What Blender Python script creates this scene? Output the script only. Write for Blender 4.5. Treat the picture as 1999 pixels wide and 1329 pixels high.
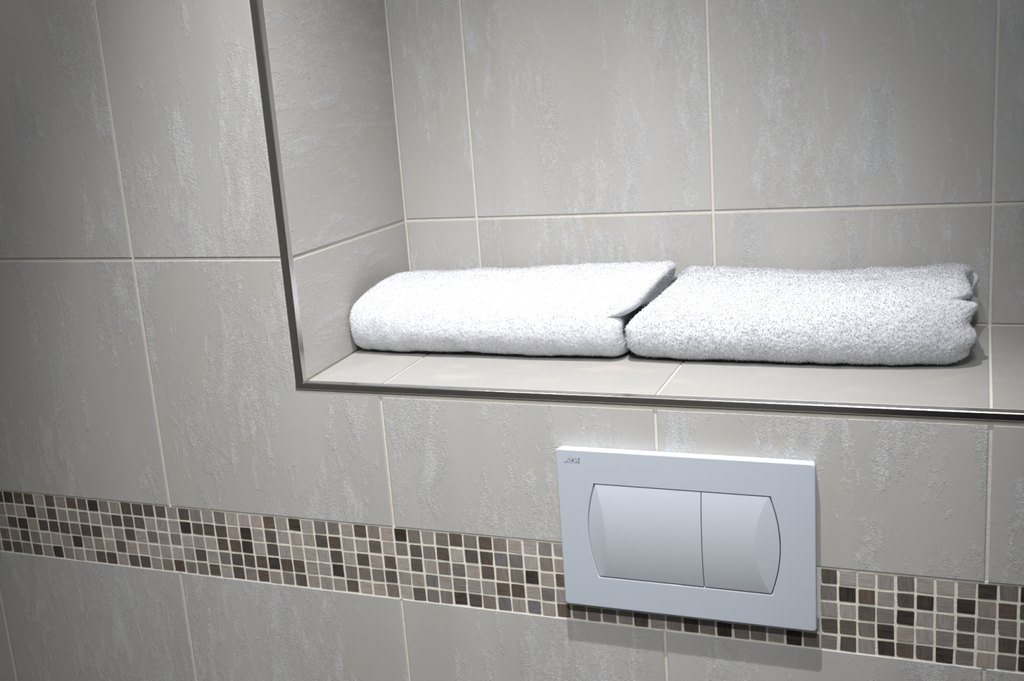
import bpy, bmesh, math, random
import numpy as np
from mathutils import Vector, Matrix

for o in list(bpy.data.objects):
    bpy.data.objects.remove(o, do_unlink=True)
scene = bpy.context.scene
C = scene.collection
random.seed(7)

ZO = 0.964            # height of the measuring origin above the floor (m)
CEIL = 2.5

# ------------------------------------------------------------------ camera
cam_d = bpy.data.cameras.new('camera')
cam = bpy.data.objects.new('camera', cam_d)
C.objects.link(cam)
cam.location = (0.28657, -1.03133, 0.49787 + ZO)
cam.rotation_euler = (1.33237, 0.0716, 0.37789)
cam_d.sensor_fit = 'HORIZONTAL'
cam_d.sensor_width = 36.0
cam_d.lens = 2244.76 / 1999 * 36.0
cam_d.clip_start = 0.01
scene.camera = cam

# ------------------------------------------------------------------ world, exposure
w = bpy.data.worlds.new('world')
scene.world = w
w.use_nodes = True
w.node_tree.nodes['Background'].inputs[0].default_value = (0.62, 0.68, 0.78, 1)
w.node_tree.nodes['Background'].inputs[1].default_value = 0.05
vs = scene.view_settings
vs.view_transform = 'Standard'
vs.look = 'None'
vs.exposure = 0.12
vs.gamma = 1.0
vs.use_curve_mapping = False

# ------------------------------------------------------------------ lights of the room and added fill
# (x, y, power W, cone, bulb radius, aim point on the ledge level): tilted halogen spots in the ceiling, the last one added as soft frontal fill; the fixtures are built further down
DOWNLIGHTS = [(0.05, -0.42, 120.0, 58, 0.011, (-0.19, -0.12, -0.20)),
              (-0.62, -0.47, 11.0, 62, 0.012, (-0.36, 0.05, 0.0)),
              (0.28, -1.42, 148.0, 36, 0.045, (-0.23, 0.20, 0.14))]
FILL_LAMP = (0.30, -0.90, 6.0)  # unseen lamp, added as even fill
LAMP_COL = (1.0, 0.985, 0.965)

# ------------------------------------------------------------------ measured layout (m)
T = 0.3                       # tile module
G = 0.0032                    # joint width
ZH, ZMT, ZMB = 0.3110, 0.01275, -0.07322
TXO, TXI = -0.4031, -0.3934   # metal edging, outer and inner side
TZB, TZT = 0.1663, 0.1740
D = 0.288                     # niche depth
XBL = -0.400                  # left side of the niche at the back
ZLB = 0.1815                  # ledge height at the back
XL, XR, YB = -1.35, 1.15, -1.62
GD = 0.0016                   # joint recess


def V(x, y, z):
    return Vector((x, y, z + ZO))


# ------------------------------------------------------------------ helpers
def link(name, me, mat=None, parent=None, loc=None):
    o = bpy.data.objects.new(name, me)
    C.objects.link(o)
    if mat is not None and me is not None and hasattr(me, 'materials') and len(me.materials) == 0:
        me.materials.append(mat)
    if loc is not None:
        o.location = loc
    if parent is not None:
        o.parent = parent
        o.matrix_parent_inverse = Matrix.Identity(4)
    return o


def struct(o, label, cat):
    o['kind'] = 'structure'
    o['label'] = label
    o['category'] = cat
    return o


def bm_box(bm, a, b):
    x0, y0, z0 = a
    x1, y1, z1 = b
    v = [bm.verts.new(p) for p in ((x0, y0, z0), (x1, y0, z0), (x1, y1, z0), (x0, y1, z0),
                                   (x0, y0, z1), (x1, y0, z1), (x1, y1, z1), (x0, y1, z1))]
    for f in ((0, 3, 2, 1), (4, 5, 6, 7), (0, 1, 5, 4), (1, 2, 6, 5), (2, 3, 7, 6), (3, 0, 4, 7)):
        bm.faces.new([v[i] for i in f])


def boxes_mesh(name, boxes, bevel=0.0, seg=1):
    bm = bmesh.new()
    for a, b in boxes:
        bm_box(bm, a, b)
    if bevel:
        bmesh.ops.bevel(bm, geom=list(bm.edges), offset=bevel, segments=seg, affect='EDGES', profile=0.5)
    me = bpy.data.meshes.new(name)
    bm.to_mesh(me)
    bm.free()
    return me


def slab_mesh(name, pts, n, t, bevel, origin):
    """Prism under a polygon (counter-clockwise seen from n), with a worn front edge."""
    n = Vector(n).normalized()
    P = [Vector(p) for p in pts]
    N = len(P)
    ins = []
    for i in range(N):
        e1 = (P[i] - P[i - 1]).normalized()
        e2 = (P[(i + 1) % N] - P[i]).normalized()
        n1, n2 = n.cross(e1), n.cross(e2)
        m = n1 + n2
        d = m.dot(n1)
        ins.append(P[i] + m * (bevel / d if abs(d) > 1e-6 else bevel))
    bm = bmesh.new()
    O = Vector(origin)
    r0 = [bm.verts.new(p - O) for p in ins]
    r1 = [bm.verts.new(p - n * bevel * 0.8 - O) for p in P]
    r2 = [bm.verts.new(p - n * t - O) for p in P]
    f = bm.faces.new(r0)
    for a, b in ((r0, r1), (r1, r2)):
        for i in range(N):
            j = (i + 1) % N
            bm.faces.new((b[i], b[j], a[j], a[i]))
    bmesh.ops.recalc_face_normals(bm, faces=list(bm.faces))
    me = bpy.data.meshes.new(name)
    bm.to_mesh(me)
    bm.free()
    return me


def slab(name, pts, n, t, bevel, mat, parent):
    c = sum((Vector(p) for p in pts), Vector()) / len(pts)
    return link(name, slab_mesh(name, pts, n, t, bevel, c), mat, parent, c)


# ------------------------------------------------------------------ materials
class NT:
    def __init__(self, name):
        self.m = bpy.data.materials.new(name)
        self.m.use_nodes = True
        self.t = self.m.node_tree
        self.b = self.t.nodes['Principled BSDF']

    def n(self, kind, **kw):
        nd = self.t.nodes.new(kind)
        for k, v in kw.items():
            setattr(nd, k, v)
        return nd

    def l(self, a, b):
        self.t.links.new(a, b)

    def val(self, sock, v):
        if isinstance(v, bpy.types.NodeSocket):
            self.l(v, sock)
        else:
            sock.default_value = v

    def math(self, op, a, b=0.0, clamp=False):
        nd = self.n('ShaderNodeMath', operation=op, use_clamp=clamp)
        self.val(nd.inputs[0], a)
        self.val(nd.inputs[1], b)
        return nd.outputs[0]

    def ramp(self, x, lo, hi):
        nd = self.n('ShaderNodeMapRange', interpolation_type='SMOOTHSTEP')
        self.val(nd.inputs['Value'], x)
        nd.inputs['From Min'].default_value = lo
        nd.inputs['From Max'].default_value = hi
        return nd.outputs['Result']

    def mix(self, f, a, b):
        nd = self.n('ShaderNodeMix', data_type='RGBA')
        self.val(nd.inputs['Factor'], f)
        for s, v in ((nd.inputs[6], a), (nd.inputs[7], b)):
            self.val(s, v if isinstance(v, bpy.types.NodeSocket) else tuple(v) + (1,))
        return nd.outputs[2]

    def noise(self, vec, scale, detail=3.0, rough=0.55, dist=0.0):
        nd = self.n('ShaderNodeTexNoise')
        self.l(vec, nd.inputs['Vector'])
        nd.inputs['Scale'].default_value = scale
        nd.inputs['Detail'].default_value = detail
        nd.inputs['Roughness'].default_value = rough
        nd.inputs['Distortion'].default_value = dist
        return nd.outputs['Fac']

    def scaled(self, vec, s):
        nd = self.n('ShaderNodeVectorMath', operation='MULTIPLY')
        self.l(vec, nd.inputs[0])
        nd.inputs[1].default_value = s
        return nd.outputs[0]

    def objvec(self, rnd=37.0):
        tc = self.n('ShaderNodeTexCoord')
        oi = self.n('ShaderNodeObjectInfo')
        a = self.n('ShaderNodeVectorMath', operation='ADD')
        cx = self.n('ShaderNodeCombineXYZ')
        for i, k in enumerate((1.0, 0.61, 1.73)):
            self.l(self.math('MULTIPLY', oi.outputs['Random'], rnd * k), cx.inputs[i])
        self.l(tc.outputs['Object'], a.inputs[0])
        self.l(cx.outputs[0], a.inputs[1])
        return a.outputs[0], oi.outputs['Random']

    def bump(self, h, dist, strength=1.0, normal=None):
        nd = self.n('ShaderNodeBump')
        nd.inputs['Distance'].default_value = dist
        nd.inputs['Strength'].default_value = strength
        self.l(h, nd.inputs['Height'])
        if normal is not None:
            self.l(normal, nd.inputs['Normal'])
        return nd.outputs[0]

    def set(self, **kw):
        for k, v in kw.items():
            s = self.b.inputs[k.replace('_', ' ')]
            if isinstance(v, bpy.types.NodeSocket):
                self.l(v, s)
            else:
                s.default_value = v + (1,) if isinstance(v, tuple) and len(v) == 3 else v
        return self.m


def tile_mat(name, stretch, crackle, base=(0.400, 0.392, 0.378), pale=(0.505, 0.515, 0.532), warm=(0.425, 0.392, 0.355)):
    """Satin stoneware: greige ground with long pale, crackled streaks."""
    k = NT(name)
    vec, rnd = k.objvec()
    sv = k.scaled(vec, stretch)
    big = k.noise(sv, 17.0, 3.0, 0.6)
    med = k.noise(sv, 62.0, 4.0, 0.65, 0.6)
    edge = k.noise(k.scaled(vec, tuple(math.sqrt(s) for s in stretch)), 150.0, 4.0, 0.7, 0.8)
    m0 = k.math('ADD', k.math('MULTIPLY', big, 0.50), k.math('ADD', k.math('MULTIPLY', med, 0.28), k.math('MULTIPLY', edge, 0.22)))
    mask = k.ramp(m0, 0.485, 0.565)
    soft = k.ramp(k.noise(sv, 9.0, 2.0), 0.35, 0.7)
    wv = k.ramp(k.noise(k.scaled(vec, tuple(s * 1.7 for s in stretch)), 22.0, 2.0), 0.52, 0.75)
    fine = k.noise(vec, 420.0, 3.0, 0.6, 0.9)
    worm = k.math('SUBTRACT', 1.0, k.math('ABSOLUTE', k.math('MULTIPLY', k.math('SUBTRACT', fine, 0.5), 6.0)), True)
    speck = k.ramp(k.noise(vec, 260.0, 2.0, 0.7, 0.8), 0.47, 0.62)
    crk = k.math('MULTIPLY', mask, k.math('ADD', 0.35, k.math('MULTIPLY', speck, 0.65)))
    col = k.mix(k.math('MULTIPLY', wv, 0.45), base, warm)
    col = k.mix(k.math('MULTIPLY', soft, 0.30), col, pale)
    col = k.mix(k.math('MULTIPLY', crk, 0.80 * crackle), col, pale)
    white = tuple(min(1.0, c * 1.22) for c in pale)
    flake = k.math('MULTIPLY', k.math('MULTIPLY', mask, k.math('POWER', worm, 2.0)), k.ramp(med, 0.45, 0.7))
    col = k.mix(k.math('MULTIPLY', flake, 0.80 * crackle), col, white)
    hgt = k.math('MULTIPLY', k.math('MULTIPLY', worm, mask), crackle)
    hgt = k.math('ADD', hgt, k.math('MULTIPLY', k.noise(sv, 900.0, 2.0), 0.16))
    rough = k.math('SUBTRACT', 0.47, k.math('MULTIPLY', mask, 0.06))
    return k.set(Base_Color=col, Roughness=rough, Normal=k.bump(hgt, 0.0006, 0.70), Specular_IOR_Level=0.42)


def plain(name, col, rough=0.5, metal=0.0, spec=0.5, nscale=0.0, namp=0.0, bump=0.0):
    k = NT(name)
    c = col
    kw = {}
    if nscale:
        vec, _ = k.objvec(11.0)
        f = k.noise(vec, nscale, 4.0, 0.6)
        c = k.mix(f, tuple(x * (1 - namp) for x in col), tuple(min(1, x * (1 + namp)) for x in col))
        if bump:
            kw['Normal'] = k.bump(f, bump, 0.6)
    return k.set(Base_Color=c, Roughness=rough, Metallic=metal, Specular_IOR_Level=spec, **kw)


def chip_mat(name, a, b, rough=0.42):
    """Sawn stone mosaic: fine straight veins, each chip its own shade."""
    k = NT(name)
    vec, rnd = k.objvec(23.0)
    turn = k.math('GREATER_THAN', k.math('FRACT', k.math('MULTIPLY', rnd, 13.7)), 0.5)
    v1 = k.noise(k.scaled(vec, (9.0, 40.0, 90.0)), 8.0, 3.0, 0.6, 0.7)
    v2 = k.noise(k.scaled(vec, (90.0, 40.0, 9.0)), 8.0, 3.0, 0.6, 0.7)
    mx = k.n('ShaderNodeMix', data_type='FLOAT')
    k.l(turn, mx.inputs[0])
    k.l(v1, mx.inputs[2])
    k.l(v2, mx.inputs[3])
    vein = k.ramp(mx.outputs[0], 0.30, 0.70)
    col = k.mix(vein, a, b)
    hv = k.n('ShaderNodeHueSaturation')
    hv.inputs['Saturation'].default_value = 1.0
    k.l(k.math('ADD', 0.84, k.math('MULTIPLY', rnd, 0.32)), hv.inputs['Value'])
    k.l(k.math('ADD', 0.55, k.math('MULTIPLY', k.math('FRACT', k.math('MULTIPLY', rnd, 5.3)), 0.6)), hv.inputs['Saturation'])
    k.l(col, hv.inputs['Color'])
    return k.set(Base_Color=hv.outputs[0], Roughness=rough, Specular_IOR_Level=0.4,
                 Normal=k.bump(k.noise(vec, 700.0, 2.0), 0.0002, 0.35))


M_TILE = tile_mat('stoneware_upright', (1.0, 1.0, 0.26), 1.0)
M_TILE_SIDE = tile_mat('stoneware_crossways', (1.0, 0.26, 1.0), 0.8)
M_TILE_LEDGE = tile_mat('stoneware_smooth', (0.5, 1.0, 1.0), 0.10, base=(0.325, 0.320, 0.310), pale=(0.36, 0.356, 0.35))
M_GROUT = plain('cement_joint', (0.60, 0.58, 0.53), 0.85, spec=0.2, nscale=160.0, namp=0.14, bump=0.0008)
M_GROUT_LIGHT = plain('cement_joint_pale', (0.70, 0.675, 0.60), 0.85, spec=0.2, nscale=220.0, namp=0.16, bump=0.001)
M_CHIP = {
    'l': chip_mat('mosaic_pale', (0.250, 0.218, 0.197), (0.355, 0.318, 0.293)),
    'm': chip_mat('mosaic_taupe', (0.150, 0.127, 0.112), (0.225, 0.197, 0.180)),
    'd': chip_mat('mosaic_brown', (0.075, 0.058, 0.047), (0.128, 0.102, 0.085)),
    'k': chip_mat('mosaic_umber', (0.028, 0.022, 0.019), (0.070, 0.056, 0.048), 0.36),
    'g': chip_mat('mosaic_slate', (0.105, 0.102, 0.106), (0.180, 0.172, 0.172)),
}
M_STEEL = NT('polished_steel')
M_STEEL.set(Base_Color=(0.56, 0.55, 0.535), Metallic=1.0, Roughness=0.22)
M_STEEL = M_STEEL.m
M_PLATE = plain('white_abs', (0.455, 0.497, 0.562), 0.14, spec=0.5)
M_BUTTON = plain('white_abs_button', (0.460, 0.497, 0.557), 0.11, spec=0.5)
M_GAP = plain('shadow_gap', (0.03, 0.03, 0.04), 0.6)
M_LOGO = plain('grey_print', (0.27, 0.28, 0.32), 0.5)
M_PAINT = plain('taupe_paint', (0.62, 0.60, 0.57), 0.7, nscale=30, namp=0.02)
M_CEIL = plain('ceiling_paint', (0.80, 0.79, 0.77), 0.8, nscale=30, namp=0.02)
M_FLOOR = plain('stone_floor_tile', (0.34, 0.32, 0.30), 0.4, nscale=14, namp=0.2)
M_DARK_PANEL = plain('dark_panel', (0.010, 0.012, 0.018), 0.45, nscale=20, namp=0.2)  # for the added panel, met only as a dark reflection
M_CHROME = plain('lamp_ring', (0.75, 0.75, 0.76), 0.2, metal=1.0)


def terry_mat():
    k = NT('white_terry')
    vec, _ = k.objvec(5.0)
    f = k.noise(vec, 650.0, 2.0, 0.6)
    col = k.mix(f, (0.535, 0.545, 0.587), (0.575, 0.585, 0.625))
    k.set(Base_Color=col, Roughness=0.95, Specular_IOR_Level=0.1, Normal=k.bump(f, 0.0006, 0.3))
    k.b.inputs['Subsurface Weight'].default_value = 0.5
    k.b.inputs['Subsurface Radius'].default_value = (1.0, 1.0, 1.0)
    k.b.inputs['Subsurface Scale'].default_value = 0.004
    k.b.inputs['Sheen Weight'].default_value = 0.15
    return k.m


M_TERRY = terry_mat()


def lamp_glow():
    m = bpy.data.materials.new('lamp_lens')
    m.use_nodes = True
    nt = m.node_tree
    b = nt.nodes['Principled BSDF']
    b.inputs['Base Color'].default_value = (0.9, 0.9, 0.88, 1)
    b.inputs['Emission Color'].default_value = LAMP_COL + (1,)
    b.inputs['Emission Strength'].default_value = 3.0
    return m


M_LENS = lamp_glow()

# ================================================================== ROOM SHELL
floor = struct(link('floor', boxes_mesh('floor', [((XL - .1, YB - .1, -0.05), (XR + .1, 0.34, 0.0))]), M_FLOOR),
               'taupe stone floor of the small washroom', 'floor')
ceil = struct(link('ceiling', boxes_mesh('ceiling', [((XL - .1, YB - .1, CEIL), (XR + .1, 0.34, CEIL + .05))]), M_CEIL),
              'white painted ceiling with recessed spotlights', 'ceiling')
struct(link('wall_left', boxes_mesh('wall_left', [((XL - .08, YB, 0), (XL, GD, CEIL))]), M_PAINT),
       'plain pale side wall at the end of the mosaic', 'wall')
struct(link('wall_right', boxes_mesh('wall_right', [((XR, YB, 0), (XR + .08, D, CEIL))]), M_PAINT),
       'plain pale side wall closing the niche', 'wall')
struct(link('wall_back', boxes_mesh('wall_back', [((XL, YB - .08, 0), (XR, YB, CEIL))]), M_PAINT),
       'plain pale wall facing the tiled wall', 'wall')
added_dark_panel = struct(link('added_dark_panel_1', boxes_mesh('added_dark_panel_1', [((0.06, YB, 0.0), (0.96, YB + .035, 2.05))], 0.003), M_DARK_PANEL),
              'added dark navy panel, unseen, for the steel edging to reflect', 'added_dark_panel')  # added unseen slab that darkens the reflection in the steel edging
link('added_panel_handle', boxes_mesh('added_panel_handle', [((0.11, YB + .035, 1.0), (0.13, YB + .08, 1.02)),
                                               ((0.11, YB + .07, 1.0), (0.23, YB + .085, 1.02))], 0.003), M_CHROME, added_dark_panel)

# ---- tiled wall around the niche
wall = struct(link('wall_front', boxes_mesh('wall_front', [
    ((XL, GD, 0), (TXI - .004, 0.03, CEIL)),
    ((TXI - .004, GD, 0), (XR, 0.03, TZB + ZO + .002))]), M_GROUT),
    'greige stoneware tiled wall with a brown mosaic band below the niche', 'wall')
band = link('mosaic_band', boxes_mesh('mosaic_band', [((XL, 0.0011, ZMB - .0008 + ZO), (XR, GD + .0002, ZMT + .0004 + ZO))]),
            M_GROUT_LIGHT, wall)
band['label'] = 'pale cement bed of the mosaic band'

h = G / 2
TB = 0.0009


def ftile(x0, x1, z0, z1):
    slab('wall_tile', [V(x0, 0, z0), V(x1, 0, z0), V(x1, 0, z1), V(x0, 0, z1)], (0, -1, 0), GD + .0002, TB, M_TILE, wall)


xs = [-1.5 + T * i for i in range(0, 10)]
ztop = CEIL - ZO
for x in xs:
    a, b = max(x + h, XL + .001), min(x + T - h, XR - .001)
    if b - a < 0.01:
        continue
    ftile(a, b, ZMB - .6 + h, ZMB)
    ftile(a, b, -ZO + .002, ZMB - .6 - h)
    if x + T < TXO:                       # whole tiles left of the niche
        ftile(a, b, ZMT, ZH - h)
        ftile(a, b, ZH + h, ZH + .6 - h)
        ftile(a, b, ZH + .6 + h, ztop - .002)
    elif x < TXO:                         # the tiles notched by the niche corner
        e = TXO - .0012
        t = TZB - .0036
        slab('wall_tile', [V(a, 0, ZMT), V(b, 0, ZMT), V(b, 0, t), V(e, 0, t), V(e, 0, ZH - h), V(a, 0, ZH - h)],
             (0, -1, 0), GD + .0002, TB, M_TILE, wall)
        ftile(a, e, ZH + h, ZH + .6 - h)
        ftile(a, e, ZH + .6 + h, ztop - .002)
    else:
        ftile(a, b, ZMT, TZB - .0048)

# ---- niche: back, left side, ledge
def zj(x, z):                              # the back joint runs a hair out of level
    return z - 0.0028 + 0.0086 * (x + 0.4)


nback = struct(link('wall_niche_back', boxes_mesh('wall_niche_back', [((XBL - .03, D + GD, ZLB - .02 + ZO), (XR, D + .03, CEIL))]), M_GROUT),
               'tiled back wall of the niche behind the folded towels', 'wall')
bx = [XBL + .0012] + [-0.3 + T * i for i in range(0, 5)] + [XR]
for i in range(len(bx) - 1):
    a, b = bx[i] + (h if i else 0), bx[i + 1] - h
    for z0, z1 in ((ZLB + .002, ZH - h), (ZH + h, ZH + .6 - h), (ZH + .6 + h, ztop - .002)):
        lo0, lo1 = (z0, z0) if z0 < 0.2 else (zj(a, z0), zj(b, z0))
        hi0, hi1 = (zj(a, z1), zj(b, z1)) if z1 < 1.5 else (z1, z1)
        slab('wall_tile', [V(a, D, lo0), V(b, D, lo1), V(b, D, hi1), V(a, D, hi0)], (0, -1, 0), GD + .0002, TB, M_TILE, nback)

Y0 = 0.0085                                # behind the metal edging


def rx(y):
    return TXI + (XBL - TXI) * (y / D)


def lz(y):
    return TZT + (ZLB - TZT) * (y / D)


bm = bmesh.new()
vs_ = [V(rx(0.009) - GD, 0.009, 0), V(rx(D) - GD, D + GD, 0), V(rx(0.03) - .03, D + GD, 0), V(rx(0.03) - .03, 0.009, 0)]
lo = [bm.verts.new((p.x, p.y, TZB + ZO - .03)) for p in vs_]
hi = [bm.verts.new((p.x, p.y, CEIL)) for p in vs_]
bm.faces.new(lo[::-1]); bm.faces.new(hi)
for i in range(4):
    j = (i + 1) % 4
    bm.faces.new((lo[i], lo[j], hi[j], hi[i]))
bmesh.ops.recalc_face_normals(bm, faces=list(bm.faces))
me = bpy.data.meshes.new('wall_niche_left'); bm.to_mesh(me); bm.free()
nleft = struct(link('wall_niche_left', me, M_GROUT), 'tiled left side of the niche inside the steel edging', 'wall')
for z0, z1 in ((0, 1), (1, 2), (2, 3)):
    zs = [None, ZH - .0012, ZH + .6, ztop - .002]
    a0, a1 = (lz(Y0), lz(D - .002)) if z0 == 0 else (zs[z0] + h, zs[z0] + h - .0022)
    b0 = zs[z1] - (h if z1 < 3 else 0)
    b1 = b0 - (.0022 if z1 == 1 else 0)
    slab('wall_tile', [V(rx(Y0), Y0, a0 + .0006), V(rx(D - .003), D - .003, a1 + .0006), V(rx(D - .003), D - .003, b1), V(rx(Y0), Y0, b0)],
         (1, (TXI - XBL) / D, 0), GD + .0002, TB, M_TILE_SIDE, nleft)

bm = bmesh.new()
pr = [V(0, .009, lz(.009) - GD), V(0, D + GD, lz(D) - GD), V(0, D + GD, TZB - .03), V(0, .009, TZB - .03)]
lo = [bm.verts.new((XBL - .0, p.y, p.z)) for p in pr]
hi = [bm.verts.new((XR, p.y, p.z)) for p in pr]
bm.faces.new(lo[::-1]); bm.faces.new(hi)
for i in range(4):
    j = (i + 1) % 4
    bm.faces.new((lo[i], lo[j], hi[j], hi[i]))
bmesh.ops.recalc_face_normals(bm, faces=list(bm.faces))
me = bpy.data.meshes.new('wall_niche_bottom'); bm.to_mesh(me); bm.free()
nbot = struct(link('wall_niche_bottom', me, M_GROUT), 'smooth pale tiled ledge of the niche under the towels', 'ledge')
for i in range(len(bx) - 1):
    a, b = bx[i] + (h * .9 if i else 0), bx[i + 1] - h * .9
    a0 = TXI + .0012 if i == 0 else a
    slab('ledge_tile', [V(a0, Y0, lz(Y0)), V(b, Y0, lz(Y0)), V(b, D - .002, lz(D - .002)), V(a, D - .002, lz(D - .002))],
         (0, -(ZLB - TZT) / D, 1), GD + .0002, TB * .7, M_TILE_LEDGE, nbot)

# ---- steel edging: an L profile with a rounded nose
def edging(name, path_a, path_b, prof_fn, label):
    bm = bmesh.new()
    A = [bm.verts.new(p) for p in prof_fn(path_a)]
    B = [bm.verts.new(p) for p in prof_fn(path_b)]
    n = len(A)
    for i in range(n):
        j = (i + 1) % n
        bm.faces.new((A[i], A[j], B[j], B[i]))
    bm.faces.new(A[::-1]); bm.faces.new(B)
    bmesh.ops.recalc_face_normals(bm, faces=list(bm.faces))
    me = bpy.data.meshes.new(name); bm.to_mesh(me); bm.free()
    for p in me.polygons:
        p.use_smooth = False
    o = struct(link(name, me, M_STEEL), label, 'edging')
    return o


def nose(w, d, r, k=5):
    """profile in (across, depth): flat face at depth 0, inner top corner rounded"""
    pts = [(0.0, d), (0.0, r * .4), (r * .4, 0.0), (w - r, 0.0)]
    for i in range(1, k + 1):
        t = i / k * math.pi / 2
        pts.append((w - r + r * math.sin(t), r - r * math.cos(t)))
    pts += [(w, d)]
    return pts


PY = -0.0013
wv, wh = TXI - TXO, TZT - TZB
edging('trim_1', TZB + .0072, ztop, lambda z: [V(TXO + a, PY + d, z) for a, d in nose(wv, 0.0095, .0016)],
       'upright polished steel edging along the left side of the niche')
edging('trim_2', TXO, XR, lambda x: [V(x, PY + d - .0003, TZB + a) for a, d in nose(wh, 0.0095, .0018)],
       'level polished steel edging along the front of the niche ledge')

# ================================================================== MOSAIC
ROWS = [
    # columns -34 .. -23      -22 .. -13      -12 .. -4      -3 .. 4     5 .. 11   12..26 (under plate)   27 .. 37
    'kkddldlddkml' + 'ddddldmlml' + 'lldlklmml' + 'dmlkmlmd' + 'mdmllml' + '.' * 15 + 'dlllmlllkmk',
    'lllkldllmlmd' + 'ddlllkdddl' + 'kldlllddl' + 'ldlmdmdl' + 'ddgmlml' + '.' * 15 + 'mkdldklkldd',
    'ldkldddmddll' + 'dlmlmllldd' + 'kldlllldl' + 'dldldlmm' + 'ldmmkld' + '.' * 15 + 'lldmklldmmm',
    'mldmlllkllld' + 'llllllldlmd'[:6] + 'dlmd' + 'ddkddllkm' + 'mmdllglm' + 'llddlml' + '.' * 15 + 'ddmkllmdldk',
    'ddmdlklllddl' + 'ddlmdmmdld' + 'mdlmdllld' + 'llmldmmk' + 'dmglgld' + 'mmmldlmdmkmmlkm' + 'mdlkddkmlmk',
]
K0 = -34
PITCH = 0.0171
DRIFT_K = [-60, -1, 0, 4, 10, 15, 20, 28, 33, 37, 60]
DRIFT_V = [0, -.04, -.08, -.19, -.20, -.36, -.36, -.46, -.43, -.30, -.3]


def colx(k):
    return -0.3 + PITCH * (k + float(np.interp(k, DRIFT_K, DRIFT_V)))


def chip_outline(rng):
    s = 0.5
    pts = []
    for cx, cz, a0 in ((s, s, 0), (-s, s, 90), (-s, -s, 180), (s, -s, 270)):
        r = rng.choice((.05, .05, .07, .07, .09, .10, .12, .13)) if rng.random() < .5 else .05
        jx, jz = rng.uniform(-.02, .02), rng.uniform(-.02, .02)
        for i in range(3):
            t = math.radians(a0 + i * 45)
            pts.append((cx + jx - math.copysign(r, cx) + r * math.cos(t), cz + jz - math.copysign(r, cz) + r * math.sin(t)))
    return pts


rng = random.Random(3)
CHIP = 0.0149
chip_meshes = []
for i in range(14):
    pts = [(x * CHIP, 0, z * CHIP) for x, z in chip_outline(rng)]
    me = slab_mesh('mosaic_tile', pts, (0, -1, 0), 0.0012, 0.00035, (0, 0, 0))
    me.materials.append(M_CHIP['l'])
    chip_meshes.append(me)
YC = 0.0002                                 # chip faces sit a touch behind the tile faces
rest = {c: bmesh.new() for c in M_CHIP}
rest_bm = bmesh.new()
codes = list(M_CHIP)
for r in range(5):
    zc = ZMT - .0005 - PITCH * (r + .5)
    for k in range(-61, 50):
        x = (colx(k) + colx(k + 1)) / 2
        if x < XL + .009 or x > XR - .009:
            continue
        i = k - K0
        code = ROWS[r][i] if 0 <= i < len(ROWS[r]) else None
        jx, jz = rng.uniform(-.0003, .0003), rng.uniform(-.0003, .0003)
        y = YC + 0.00045 + rng.uniform(-.00018, .00018)
        rot = rng.uniform(-.02, .02)
        if code in M_CHIP:
            o = link('mosaic_tile', rng.choice(chip_meshes), None, band, V(x + jx, y, zc + jz))
            sw = (colx(k + 1) - colx(k)) / PITCH
            o.rotation_euler = (rng.uniform(-.009, .009), rot, rng.uniform(-.009, .009))
            o.scale = (sw * rng.uniform(.97, 1.02), 1, rng.uniform(.97, 1.02))
            o.material_slots[0].link = 'OBJECT'
            o.material_slots[0].material = M_CHIP[code]
        else:                               # outside the picture, or under the flush plate
            if code == '.' and r < 3:
                continue
            c = rng.choice('lllmmddk')
            tmp = rng.choice(chip_meshes)
            n0 = len(rest_bm.faces)
            v0 = len(rest_bm.verts)
            rest_bm.from_mesh(tmp)
            rest_bm.verts.ensure_lookup_table(); rest_bm.faces.ensure_lookup_table()
            for v in rest_bm.verts[v0:]:
                v.co += V(x + jx, y, zc + jz)
            for f in rest_bm.faces[n0:]:
                f.material_index = codes.index(c)
me = bpy.data.meshes.new('mosaic_run'); rest_bm.to_mesh(me); rest_bm.free()
for c in codes:
    me.materials.append(M_CHIP[c])
o = link('mosaic_run', me, None, band)
o['kind'] = 'stuff'

# ================================================================== FLUSH PLATE
PX0, PX1, PZ0, PZ1, PT = -0.1006, 0.1524, -0.0486, 0.1201, 0.0130
plate = link('flush_plate', None, loc=V((PX0 + PX1) / 2, 0, PZ0))
plate.empty_display_size = 0.05
plate['label'] = 'white glossy dual flush plate set over the mosaic band'
plate['category'] = 'flush plate'
POX, POZ = (PX0 + PX1) / 2, PZ0            # plate-local origin


def L(x, y, z):
    return Vector((x - POX, y, z - POZ))


BX0, BX1, BMX, BZ0, BZ1, SAG = -0.0610, 0.1102, 0.0456, -0.0134, 0.0845, 0.0088


def side_x(z, s):
    """curved end of the button field: s=-1 left, 1 right"""
    zc, hh = (BZ0 + BZ1) / 2, (BZ1 - BZ0) / 2
    t = (z - zc) / hh
    b = SAG * (1 - t * t)
    return BX0 - b if s < 0 else BX1 + b


def rrect(x0, x1, z0, z1, r, k=5):
    pts = []
    for cx, cz, a0 in ((x1 - r, z1 - r, 0), (x0 + r, z1 - r, 90), (x0 + r, z0 + r, 180), (x1 - r, z0 + r, 270)):
        for i in range(k + 1):
            t = math.radians(a0 + 90 * i / k)
            pts.append((cx + r * math.cos(t), cz + r * math.sin(t)))
    return pts


def opening(off, n=18):
    z0, z1 = BZ0 - off * 1.7, BZ1 + off
    pts = []
    for i in range(n + 1):
        z = z0 + (z1 - z0) * i / n
        pts.append((side_x(min(max(z, BZ0), BZ1), 1) + off, z))
    for i in range(n + 1):
        z = z1 + (z0 - z1) * i / n
        pts.append((side_x(min(max(z, BZ0), BZ1), -1) - off, z))
    return pts


def ring(bm, pts, y):
    return [bm.verts.new(L(x, y, z)) for x, z in pts]


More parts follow.
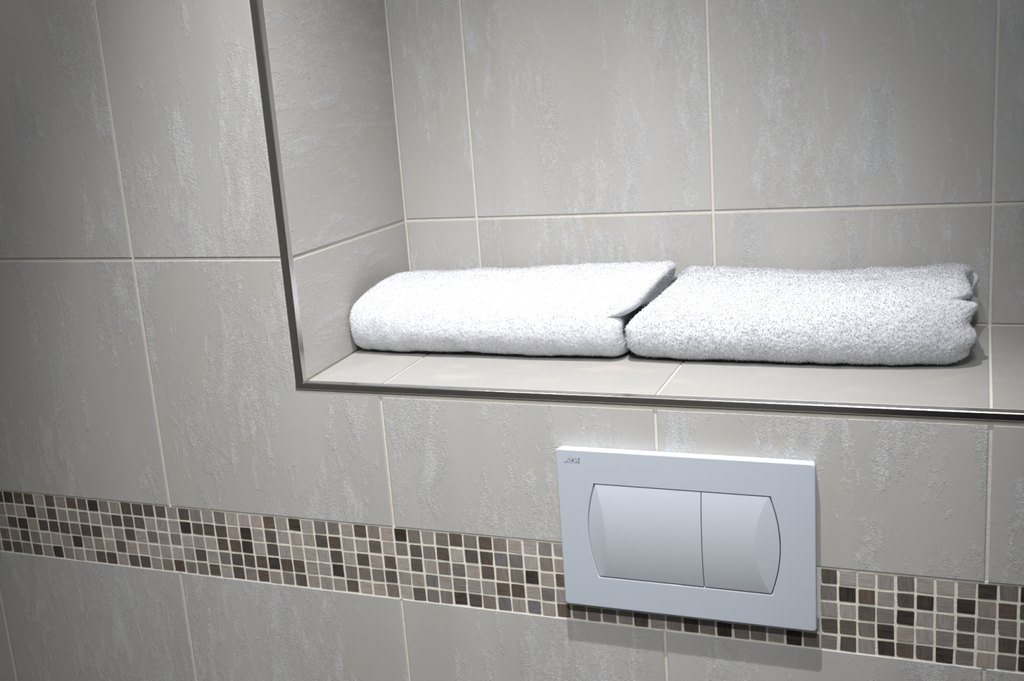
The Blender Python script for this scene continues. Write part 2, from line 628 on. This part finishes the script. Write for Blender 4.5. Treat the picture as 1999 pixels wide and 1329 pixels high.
def bridge(bm, a, b, flip=False):
    n = len(a)
    for i in range(n):
        j = (i + 1) % n
        f = (a[i], a[j], b[j], b[i])
        bm.faces.new(f[::-1] if flip else f)


bm = bmesh.new()
o_face = ring(bm, rrect(PX0 + .0012, PX1 - .0012, PZ0 + .0012, PZ1 - .0012, .0026), -PT)
o_mid = ring(bm, rrect(PX0 + .0003, PX1 - .0003, PZ0 + .0003, PZ1 - .0003, .0030), -PT + .0005)
o_side = ring(bm, rrect(PX0, PX1, PZ0, PZ1, .0032), -PT + .0015)
o_back = ring(bm, rrect(PX0 + .001, PX1 - .001, PZ0 + .001, PZ1 - .001, .0032), -.0003)
GAPW = 0.0009
i_face = ring(bm, opening(GAPW + .0006), -PT)
i_mid = ring(bm, opening(GAPW), -PT + .0007)
i_deep = ring(bm, opening(GAPW), -PT + .0075)
bridge(bm, o_face, o_mid); bridge(bm, o_mid, o_side); bridge(bm, o_side, o_back)
bridge(bm, i_face, i_mid, True); bridge(bm, i_mid, i_deep, True)
edges = []
for rg in (o_face, i_face):
    for i in range(len(rg)):
        edges.append(bm.edges.get((rg[i], rg[(i + 1) % len(rg)])))
bmesh.ops.triangle_fill(bm, use_beauty=True, use_dissolve=False, edges=edges)
bmesh.ops.recalc_face_normals(bm, faces=list(bm.faces))
me = bpy.data.meshes.new('frame'); bm.to_mesh(me); bm.free()
for p in me.polygons:
    p.use_smooth = abs(p.normal.y) < .98
link('frame', me, M_PLATE, plate)
bm = bmesh.new()
r = ring(bm, opening(GAPW + .0002), -PT + .0070)
bm.faces.new(r)
r2 = ring(bm, opening(GAPW + .0002), -PT + .0080)
bm.faces.new(r2[::-1]); bridge(bm, r, r2)
bmesh.ops.recalc_face_normals(bm, faces=list(bm.faces))
me = bpy.data.meshes.new('button_recess'); bm.to_mesh(me); bm.free()
link('button_recess', me, M_GAP, plate)


def facet_x(z, s):
    """line where the flat-cut end crescent of the button begins"""
    zc, hh = (BZ0 + BZ1) / 2, (BZ1 - BZ0) / 2
    t = (z - zc) / hh
    if s < 0:
        return BX0 + .0008 + .0055 * (1 - t) * .5 + .006 * (1 - t * t)
    return BX1 - .0008 - .013 * (1 - t * t)


def cushion(x, z):
    """button surface: gently rounded top to bottom, cut back at the outer ends"""
    zc, hh = (BZ0 + BZ1) / 2, (BZ1 - BZ0) / 2
    t = (z - zc) / hh
    out = .0042 * (1 - t * t) + .0002
    for s in (-1, 1):
        fx, ex = facet_x(z, s), side_x(z, s)
        if (x - fx) * s > 0:
            q = (x - fx) / (ex - fx) if abs(ex - fx) > 1e-6 else 0
            out -= q * (out - .0001)
    return -PT - out + .0002


def button(name, s, label):
    bm = bmesh.new()
    nz, nx = 44, 60
    grid = []
    for j in range(nz + 1):
        z = BZ0 + (BZ1 - BZ0) * j / nz
        if s < 0:
            fx, ex = facet_x(z, s), side_x(z, s)
            xs_ = [ex + (fx - ex) * i / 10 for i in range(10)] + [fx + (BMX - .0004 - fx) * i / (nx - 10) for i in range(nx - 9)]
        else:
            fx, ex = facet_x(z, s), side_x(z, s)
            xs_ = [BMX + .0004 + (fx - BMX - .0004) * i / (nx - 10) for i in range(nx - 10)] + [fx + (ex - fx) * i / 10 for i in range(11)]
        grid.append([bm.verts.new(L(x, cushion(x, z), z)) for x in xs_])
    for j in range(nz):
        for i in range(len(grid[0]) - 1):
            bm.faces.new((grid[j][i], grid[j][i + 1], grid[j + 1][i + 1], grid[j + 1][i]))
    rim = grid[0] + [g[-1] for g in grid[1:]] + grid[-1][-2::-1] + [g[0] for g in grid[-2:0:-1]]
    back = [bm.verts.new((v.co.x, -PT + .0065, v.co.z)) for v in rim]
    bridge(bm, rim, back)
    bm.faces.new(back)
    bmesh.ops.recalc_face_normals(bm, faces=list(bm.faces))
    for f in bm.faces:
        f.smooth = abs(f.normal.y) > .5 and len(f.verts) == 4
    # keep the crease where the end crescent starts
    fi = 10 if s < 0 else nx - 10
    for j in range(nz):
        e = bm.edges.get((grid[j][fi], grid[j + 1][fi]))
        if e:
            e.smooth = False
    for i in range(len(rim)):
        e = bm.edges.get((rim[i], rim[(i + 1) % len(rim)]))
        if e:
            e.smooth = False
    me = bpy.data.meshes.new(name); bm.to_mesh(me); bm.free()
    o = link(name, me, M_BUTTON, plate)
    o['label'] = label
    return o


button('flush_button', -1, 'wide full flush button')
button('flush_button', 1, 'narrow half flush button')

# small maker's mark in the plate's upper corner: slanted thin strokes
bm = bmesh.new()


def stroke(p, q, wd=.00042):
    a, b = Vector(p), Vector(q)
    d = (b - a).normalized()
    n = Vector((-d.y, d.x)) * wd
    e = d * wd * .6
    f = [a - n - e, b - n + e, b + n + e, a + n - e]
    top = [bm.verts.new(L(v.x, -PT - .00012, v.y)) for v in f]
    bot = [bm.verts.new(L(v.x, -PT + .0001, v.y)) for v in f]
    bm.faces.new(top)
    for i in range(4):
        j = (i + 1) % 4
        bm.faces.new((top[i], bot[i], bot[j], top[j]))


def gl(x, z):
    hgt = .0052
    return (-.0922 + x + z * hgt * .42, .1062 + z * hgt)


for a, b in (((.0002, .12), (.0016, 0)), ((.0016, 0), (.0030, .08)), ((.0030, .08), (.0036, 1)),
             ((.0054, 0), (.0054, 1)),
             ((.0078, 0), (.0078, 1)), ((.0080, .42), (.0110, 1)), ((.0086, .5), (.0112, 0)),
             ((.0124, .12), (.0144, 1)), ((.0144, 1), (.0160, 0)), ((.0124, .12), (.0158, .12))):
    stroke(gl(*a), gl(*b))
bmesh.ops.recalc_face_normals(bm, faces=list(bm.faces))
me = bpy.data.meshes.new('logo'); bm.to_mesh(me); bm.free()
o = link('logo', me, M_LOGO, plate)
o['label'] = 'thin grey slanted lettering'

# ================================================================== TOWELS
def vnoise(shape, cells, seed, periodic_v=False):
    """smooth value noise on a grid (numpy)"""
    rs = np.random.RandomState(seed)
    cu, cv = max(2, int(cells[0])), max(2, int(cells[1]))
    g = rs.rand(cu + 2, cv + 2)
    if periodic_v:
        g[:, cv] = g[:, 0]
        g[:, cv + 1] = g[:, 1]
    u = np.linspace(0, cu, shape[0])[:, None] * np.ones((1, shape[1]))
    v = np.ones((shape[0], 1)) * np.linspace(0, cv, shape[1])[None, :]
    iu = np.minimum(u.astype(int), cu); iv = np.minimum(v.astype(int), cv)
    fu, fv = u - iu, v - iv
    fu = fu * fu * (3 - 2 * fu); fv = fv * fv * (3 - 2 * fv)
    return (g[iu, iv] * (1 - fu) * (1 - fv) + g[iu + 1, iv] * fu * (1 - fv) + g[iu, iv + 1] * (1 - fu) * fv + g[iu + 1, iv + 1] * fu * fv) - .5


def smooth_closed(ctrl, n):
    """closed Catmull-Rom through control points -> n samples, evenly spaced"""
    P = np.array(ctrl, float)
    m = len(P)
    out = []
    for i in range(m):
        p0, p1, p2, p3 = P[i - 1], P[i], P[(i + 1) % m], P[(i + 2) % m]
        t = np.linspace(0, 1, 60, endpoint=False)[:, None]
        out.append(.5 * ((2 * p1) + (-p0 + p2) * t + (2 * p0 - 5 * p1 + 4 * p2 - p3) * t ** 2 + (-p0 + 3 * p1 - 3 * p2 + p3) * t ** 3))
    Q = np.concatenate(out)
    Q = np.vstack([Q, Q[:1]])
    s = np.concatenate([[0], np.cumsum(np.hypot(*np.diff(Q, axis=0).T))])
    si = np.linspace(0, s[-1], n + 1)[:-1]
    return np.stack([np.interp(si, s, Q[:, 0]), np.interp(si, s, Q[:, 1])], 1)


def towel(name, label, prof, x0_fn, x1_fn, shape_fn, seed, nu=330, nv=420, amp=.0009, ntuft=60000, round0=.15):
    P = smooth_closed(prof, nv)                       # (y, height) going round the folded towel
    cy, cz = P[:, 0].mean(), P[:, 1].mean()
    hn = P[:, 1] / P[:, 1].max()
    front = P[:, 0] < cy
    x0 = x0_fn(hn, P); x1 = x1_fn(hn, P)
    body = np.linspace(0, 1, nu)
    cap = 26
    rows_X, rows_Y, rows_Z = [], [], []
    # end caps turn inwards like the folded layers
    for c in range(cap, 0, -1):
        q = c / cap
        rows_X.append(x0 + .010 * np.sin(q * math.pi * .5) * 1.0 + .004 * np.sin(hn * 17) * q)
        rows_Y.append(cy + (P[:, 0] - cy) * (1 - q * .96)); rows_Z.append(cz + (P[:, 1] - cz) * (1 - q * .96))
    for u in body:
        ed = min(u, 1 - u) * (x1 - x0)
        rr = .016
        sh = np.where(ed < rr, 1 - (round0 if u < .5 else .15) * (1 - np.sqrt(np.maximum(0, 1 - (1 - ed / rr) ** 2))), 1.0)
        X = x0 + (x1 - x0) * u
        Y, Zz = shape_fn(u, X, cy + (P[:, 0] - cy) * sh, cz + (P[:, 1] - cz) * sh, hn)
        rows_X.append(X); rows_Y.append(Y); rows_Z.append(Zz)
    for c in range(1, cap + 1):
        q = c / cap
        rows_X.append(x1 - (.010 - .007 * np.clip((hn - .7) / .2, 0, 1)) * np.sin(q * math.pi * .5) + .003 * np.sin(hn * 15 + 1) * q)
        Yl, Zl = rows_Y[cap + nu - 1], rows_Z[cap + nu - 1]
        rows_Y.append(Yl.mean() + (Yl - Yl.mean()) * (1 - q * .96)); rows_Z.append(Zl.mean() + (Zl - Zl.mean()) * (1 - q * .96))
    # first cap follows the first body row
    Yf, Zf = rows_Y[cap], rows_Z[cap]
    for c in range(cap, 0, -1):
        q = c / cap
        rows_Y[cap - c] = Yf.mean() + (Yf - Yf.mean()) * (1 - q * .96)
        rows_Z[cap - c] = Zf.mean() + (Zf - Zf.mean()) * (1 - q * .96)
    X, Y, Z = np.array(rows_X), np.array(rows_Y), np.array(rows_Z)
    S = np.stack([X, Y, Z], -1)
    NUU, NVV = X.shape
    du = np.gradient(S, axis=0)
    dv = (np.roll(S, -1, 1) - np.roll(S, 1, 1))
    N = np.cross(du, dv)
    N /= np.linalg.norm(N, axis=2, keepdims=True) + 1e-12
    c0 = S.reshape(-1, 3).mean(0)
    if (N * (S - c0)).sum() < 0:
        N = -N
    sh2 = (NUU, NVV + 1)
    big = vnoise(sh2, (9, 8), seed, True)[:, :-1]
    mid = vnoise(sh2, (34, 26), seed + 1, True)[:, :-1]
    fin = vnoise(sh2, (210, 270), seed + 2, True)[:, :-1]
    fin2 = np.random.RandomState(seed + 5).rand(NUU, NVV) - .5
    S = S + N * (big * .0035 + mid * .0014 + fin * amp * 1.6 + fin2 * amp * .8)[..., None]
    S[..., 2] = np.maximum(S[..., 2], .0012 + 0 * S[..., 2])
    base = np.array([(X.min() + X.max()) / 2, cy, 0.0])
    zl = lz(cy)
    slope = (ZLB - TZT) / D
    S[..., 2] += slope * (S[..., 1] - cy)
    W = (S - base).reshape(-1, 3)
    idx = np.arange(NUU * NVV).reshape(NUU, NVV)
    a = idx[:-1]; b = idx[1:]
    F = np.stack([a, b, np.roll(b, -1, 1), np.roll(a, -1, 1)], -1).reshape(-1, 4)
    me = bpy.data.meshes.new(name)
    me.vertices.add(len(W)); me.vertices.foreach_set('co', W.ravel().astype(np.float32))
    me.loops.add(F.size); me.loops.foreach_set('vertex_index', F.ravel().astype(np.int32))
    me.polygons.add(len(F)); me.polygons.foreach_set('loop_start', np.arange(0, F.size, 4, dtype=np.int32))
    me.update(calc_edges=True); me.validate()
    bm = bmesh.new(); bm.from_mesh(me)
    bm.verts.ensure_lookup_table()
    bm.faces.new([bm.verts[i] for i in idx[0]]); bm.faces.new([bm.verts[i] for i in idx[-1][::-1]])
    bmesh.ops.recalc_face_normals(bm, faces=list(bm.faces))
    for f in bm.faces:
        f.smooth = True
    bm.to_mesh(me); bm.free()
    o = link(name, None, loc=V(base[0], base[1], zl))
    o.empty_display_size = .05
    o['label'] = label
    o['category'] = 'towel'
    o['group'] = 'white towels on the niche ledge'
    link('folded_cloth', me, M_TERRY, o)
    # terry loops: short bent tufts standing on the cloth
    rs = np.random.RandomState(seed + 9)
    iu = rs.randint(4, NUU - 4, ntuft); iv = rs.randint(0, NVV, ntuft)
    Sl = S - base
    p = Sl[iu, iv] + (rs.rand(ntuft, 3) - .5) * .001
    nn = N[iu, iv]
    t1 = np.cross(nn, rs.randn(ntuft, 3)); t1 /= np.linalg.norm(t1, axis=1, keepdims=True) + 1e-9
    t2 = np.cross(nn, t1)
    ln = (amp * 1.9) * (.6 + .8 * rs.rand(ntuft, 1))
    wd = .00026
    tilt = (rs.rand(ntuft, 1) - .5) * 1.6
    p0 = p - nn * .0006
    p1 = p + nn * ln * .7 + t2 * ln * tilt * .4
    p2 = p + nn * ln * .75 + t2 * ln * tilt * 1.2
    VV = np.stack([p0 - t1 * wd, p0 + t1 * wd, p1 + t1 * wd * 1.2, p1 - t1 * wd * 1.2, p2 + t1 * wd * .6, p2 - t1 * wd * .6], 1).reshape(-1, 3)
    keep = None
    k = np.arange(ntuft)[:, None] * 6
    FF = np.concatenate([k + np.array([[0, 1, 2, 3]]), k + np.array([[3, 2, 4, 5]])], 1).reshape(-1, 4)
    VV[:, 2] = np.maximum(VV[:, 2], .0006 + slope * VV[:, 1])
    mt = bpy.data.meshes.new('terry_pile')
    mt.vertices.add(len(VV)); mt.vertices.foreach_set('co', VV.ravel().astype(np.float32))
    mt.loops.add(FF.size); mt.loops.foreach_set('vertex_index', FF.ravel().astype(np.int32))
    mt.polygons.add(len(FF)); mt.polygons.foreach_set('loop_start', np.arange(0, FF.size, 4, dtype=np.int32))
    mt.update(calc_edges=True)
    pile = link('terry_pile', mt, M_TERRY, o)
    pile['kind'] = 'stuff'
    return o


# cross-section (depth, height above the ledge), going round from the front foot
PROF = [(.137, .0015), (.114, .0075), (.1035, .026), (.107, .048), (.122, .066), (.150, .077), (.190, .080),
        (.235, .075), (.268, .066), (.276, .040), (.268, .010), (.245, .0015), (.18, .0012)]


def left_x0(hn, P):
    # leans on the niche side, its upper corner rounded off
    return -.3950 + .004 * (1 - hn) ** 2 + .020 * np.clip((hn - .5) / .5, 0, 1) ** 3 + .006 * np.clip((.12 - hn) / .12, 0, 1)


def left_x1(hn, P):
    # lower layers end at the neighbour; the top layer is a flap that reaches over it
    low = -.0635 - .004 * np.exp(-((hn - .60) / .07) ** 2)
    up = np.clip((hn - .60) / .40, 0, 1)
    return low + .034 * up ** .55


def left_shape(u, X, Y, Z, hn):
    t = np.clip((X + .40) / .36, 0, 1)
    lift = .004 * np.sin(t * 3.0) + .0135 * np.clip((t - .35) / .65, 0, 1) ** 1.6
    sag = -.006 * np.clip((.12 - t) / .12, 0, 1) ** 2
    Z2 = Z * (1 + (lift + sag - .004) / .086 * np.clip(hn * 1.6 - .4, 0, 1))
    Y2 = Y - .004 * np.sin(t * 3.1) * (1 - hn * .5) * (Y < .19) 
    return Y2, Z2


def right_x0(hn, P):
    up = np.clip((hn - .46) / .54, 0, 1)
    return -.0605 + .043 * up ** 1.2 + .004 * np.clip((.2 - hn) / .2, 0, 1)


def right_x1(hn, P):
    lay = .0035 * np.cos(hn * 2 * math.pi * 2.6 + .4)
    notch = -.012 * np.exp(-((hn - .80) / .035) ** 2)
    return .2835 + lay + notch - .022 * np.clip((.14 - hn) / .14, 0, 1) ** 1.5 - .006 * np.clip((hn - .93) / .07, 0, 1)


def right_shape(u, X, Y, Z, hn):
    t = np.clip((X + .06) / .35, 0, 1)
    lift = .003 - .006 * np.sin(t * math.pi) + .004 * np.clip((t - .8) / .2, 0, 1)
    Z2 = Z * (1 + lift / .086 * np.clip(hn * 1.6 - .4, 0, 1))
    Y2 = Y - .003 * np.sin(t * 2.6) * (Y < .19) + .020 * np.clip((t - .6) / .4, 0, 1) ** 1.6 * np.clip((.22 - Y) / .12, 0, 1)
    return Y2, Z2


towel('folded_towel', 'smooth folded white towel against the niche side, its top layer flapping over its neighbour', PROF,
      left_x0, left_x1, left_shape, 11, amp=.00035, ntuft=70000, round0=.06)
towel('folded_towel', 'fluffy folded white terry towel with ragged layered end, away from the niche corner', PROF,
      right_x0, right_x1, right_shape, 47, amp=.00052, ntuft=90000)

# ================================================================== CEILING LAMPS AND ADDED FILL
def downlight(i, x, y, power, cone, rad, aim):
    o = link('downlight', None, loc=(x, y, CEIL))
    o.empty_display_size = .05
    o['label'] = ('round recessed spotlight in the ceiling above the flush plate', 'round recessed spotlight in the ceiling above the niche corner',
                  'added round fill spotlight in the ceiling by the dark panel')[i]
    o['category'] = 'spotlight'
    o['group'] = 'ceiling spotlights'
    bm = bmesh.new()
    prof = [(.045, 0), (.045, -.004), (.040, -.006), (.033, -.005), (.031, -.001), (.031, 0)]
    rings = []
    for k in range(32):
        t = k / 32 * 2 * math.pi
        rings.append([bm.verts.new((r * math.cos(t), r * math.sin(t), z)) for r, z in prof])
    for k in range(32):
        a, b = rings[k], rings[(k + 1) % 32]
        for j in range(len(prof) - 1):
            bm.faces.new((a[j], b[j], b[j + 1], a[j + 1]))
    bmesh.ops.recalc_face_normals(bm, faces=list(bm.faces))
    me = bpy.data.meshes.new('lamp_ring'); bm.to_mesh(me); bm.free()
    link('lamp_ring', me, M_CHROME, o)
    bm = bmesh.new()
    bmesh.ops.create_circle(bm, cap_ends=True, radius=.031, segments=32, matrix=Matrix.Translation((0, 0, -.0015)))
    bmesh.ops.reverse_faces(bm, faces=list(bm.faces))
    me = bpy.data.meshes.new('lamp_lens'); bm.to_mesh(me); bm.free()
    link('lamp_lens', me, M_LENS, o)
    ld = bpy.data.lights.new('spot_bulb', 'SPOT')
    ld.energy = power
    ld.color = LAMP_COL
    ld.spot_size = math.radians(cone)
    ld.spot_blend = 1.0
    ld.shadow_soft_size = rad
    lo = link('spot_bulb', ld, None, o, (0, 0, -.012))
    d = V(*aim) - Vector((x, y, CEIL - .012))
    lo.rotation_euler = d.to_track_quat('-Z', 'Y').to_euler()
    return o


for i, a in enumerate(DOWNLIGHTS):
    downlight(i, *a)
rl = link('added_fill_lamp', None, loc=(FILL_LAMP[0], FILL_LAMP[1], CEIL))
rl.empty_display_size = .05
rl['label'] = 'added round white fill lamp under the ceiling'
rl['category'] = 'lamp'
bm = bmesh.new()
bmesh.ops.create_cone(bm, cap_ends=True, radius1=.17, radius2=.18, depth=.06, segments=40, matrix=Matrix.Translation((0, 0, -.031)))
me = bpy.data.meshes.new('fill_lamp_shade'); bm.to_mesh(me); bm.free()
link('fill_lamp_shade', me, M_LENS, rl)
ld = bpy.data.lights.new('fill_bulb', 'AREA')
ld.shape = 'DISK'; ld.size = .33; ld.energy = FILL_LAMP[2]; ld.color = (0.90, 0.95, 1.0)
link('fill_bulb', ld, None, rl, (0, 0, -.064))
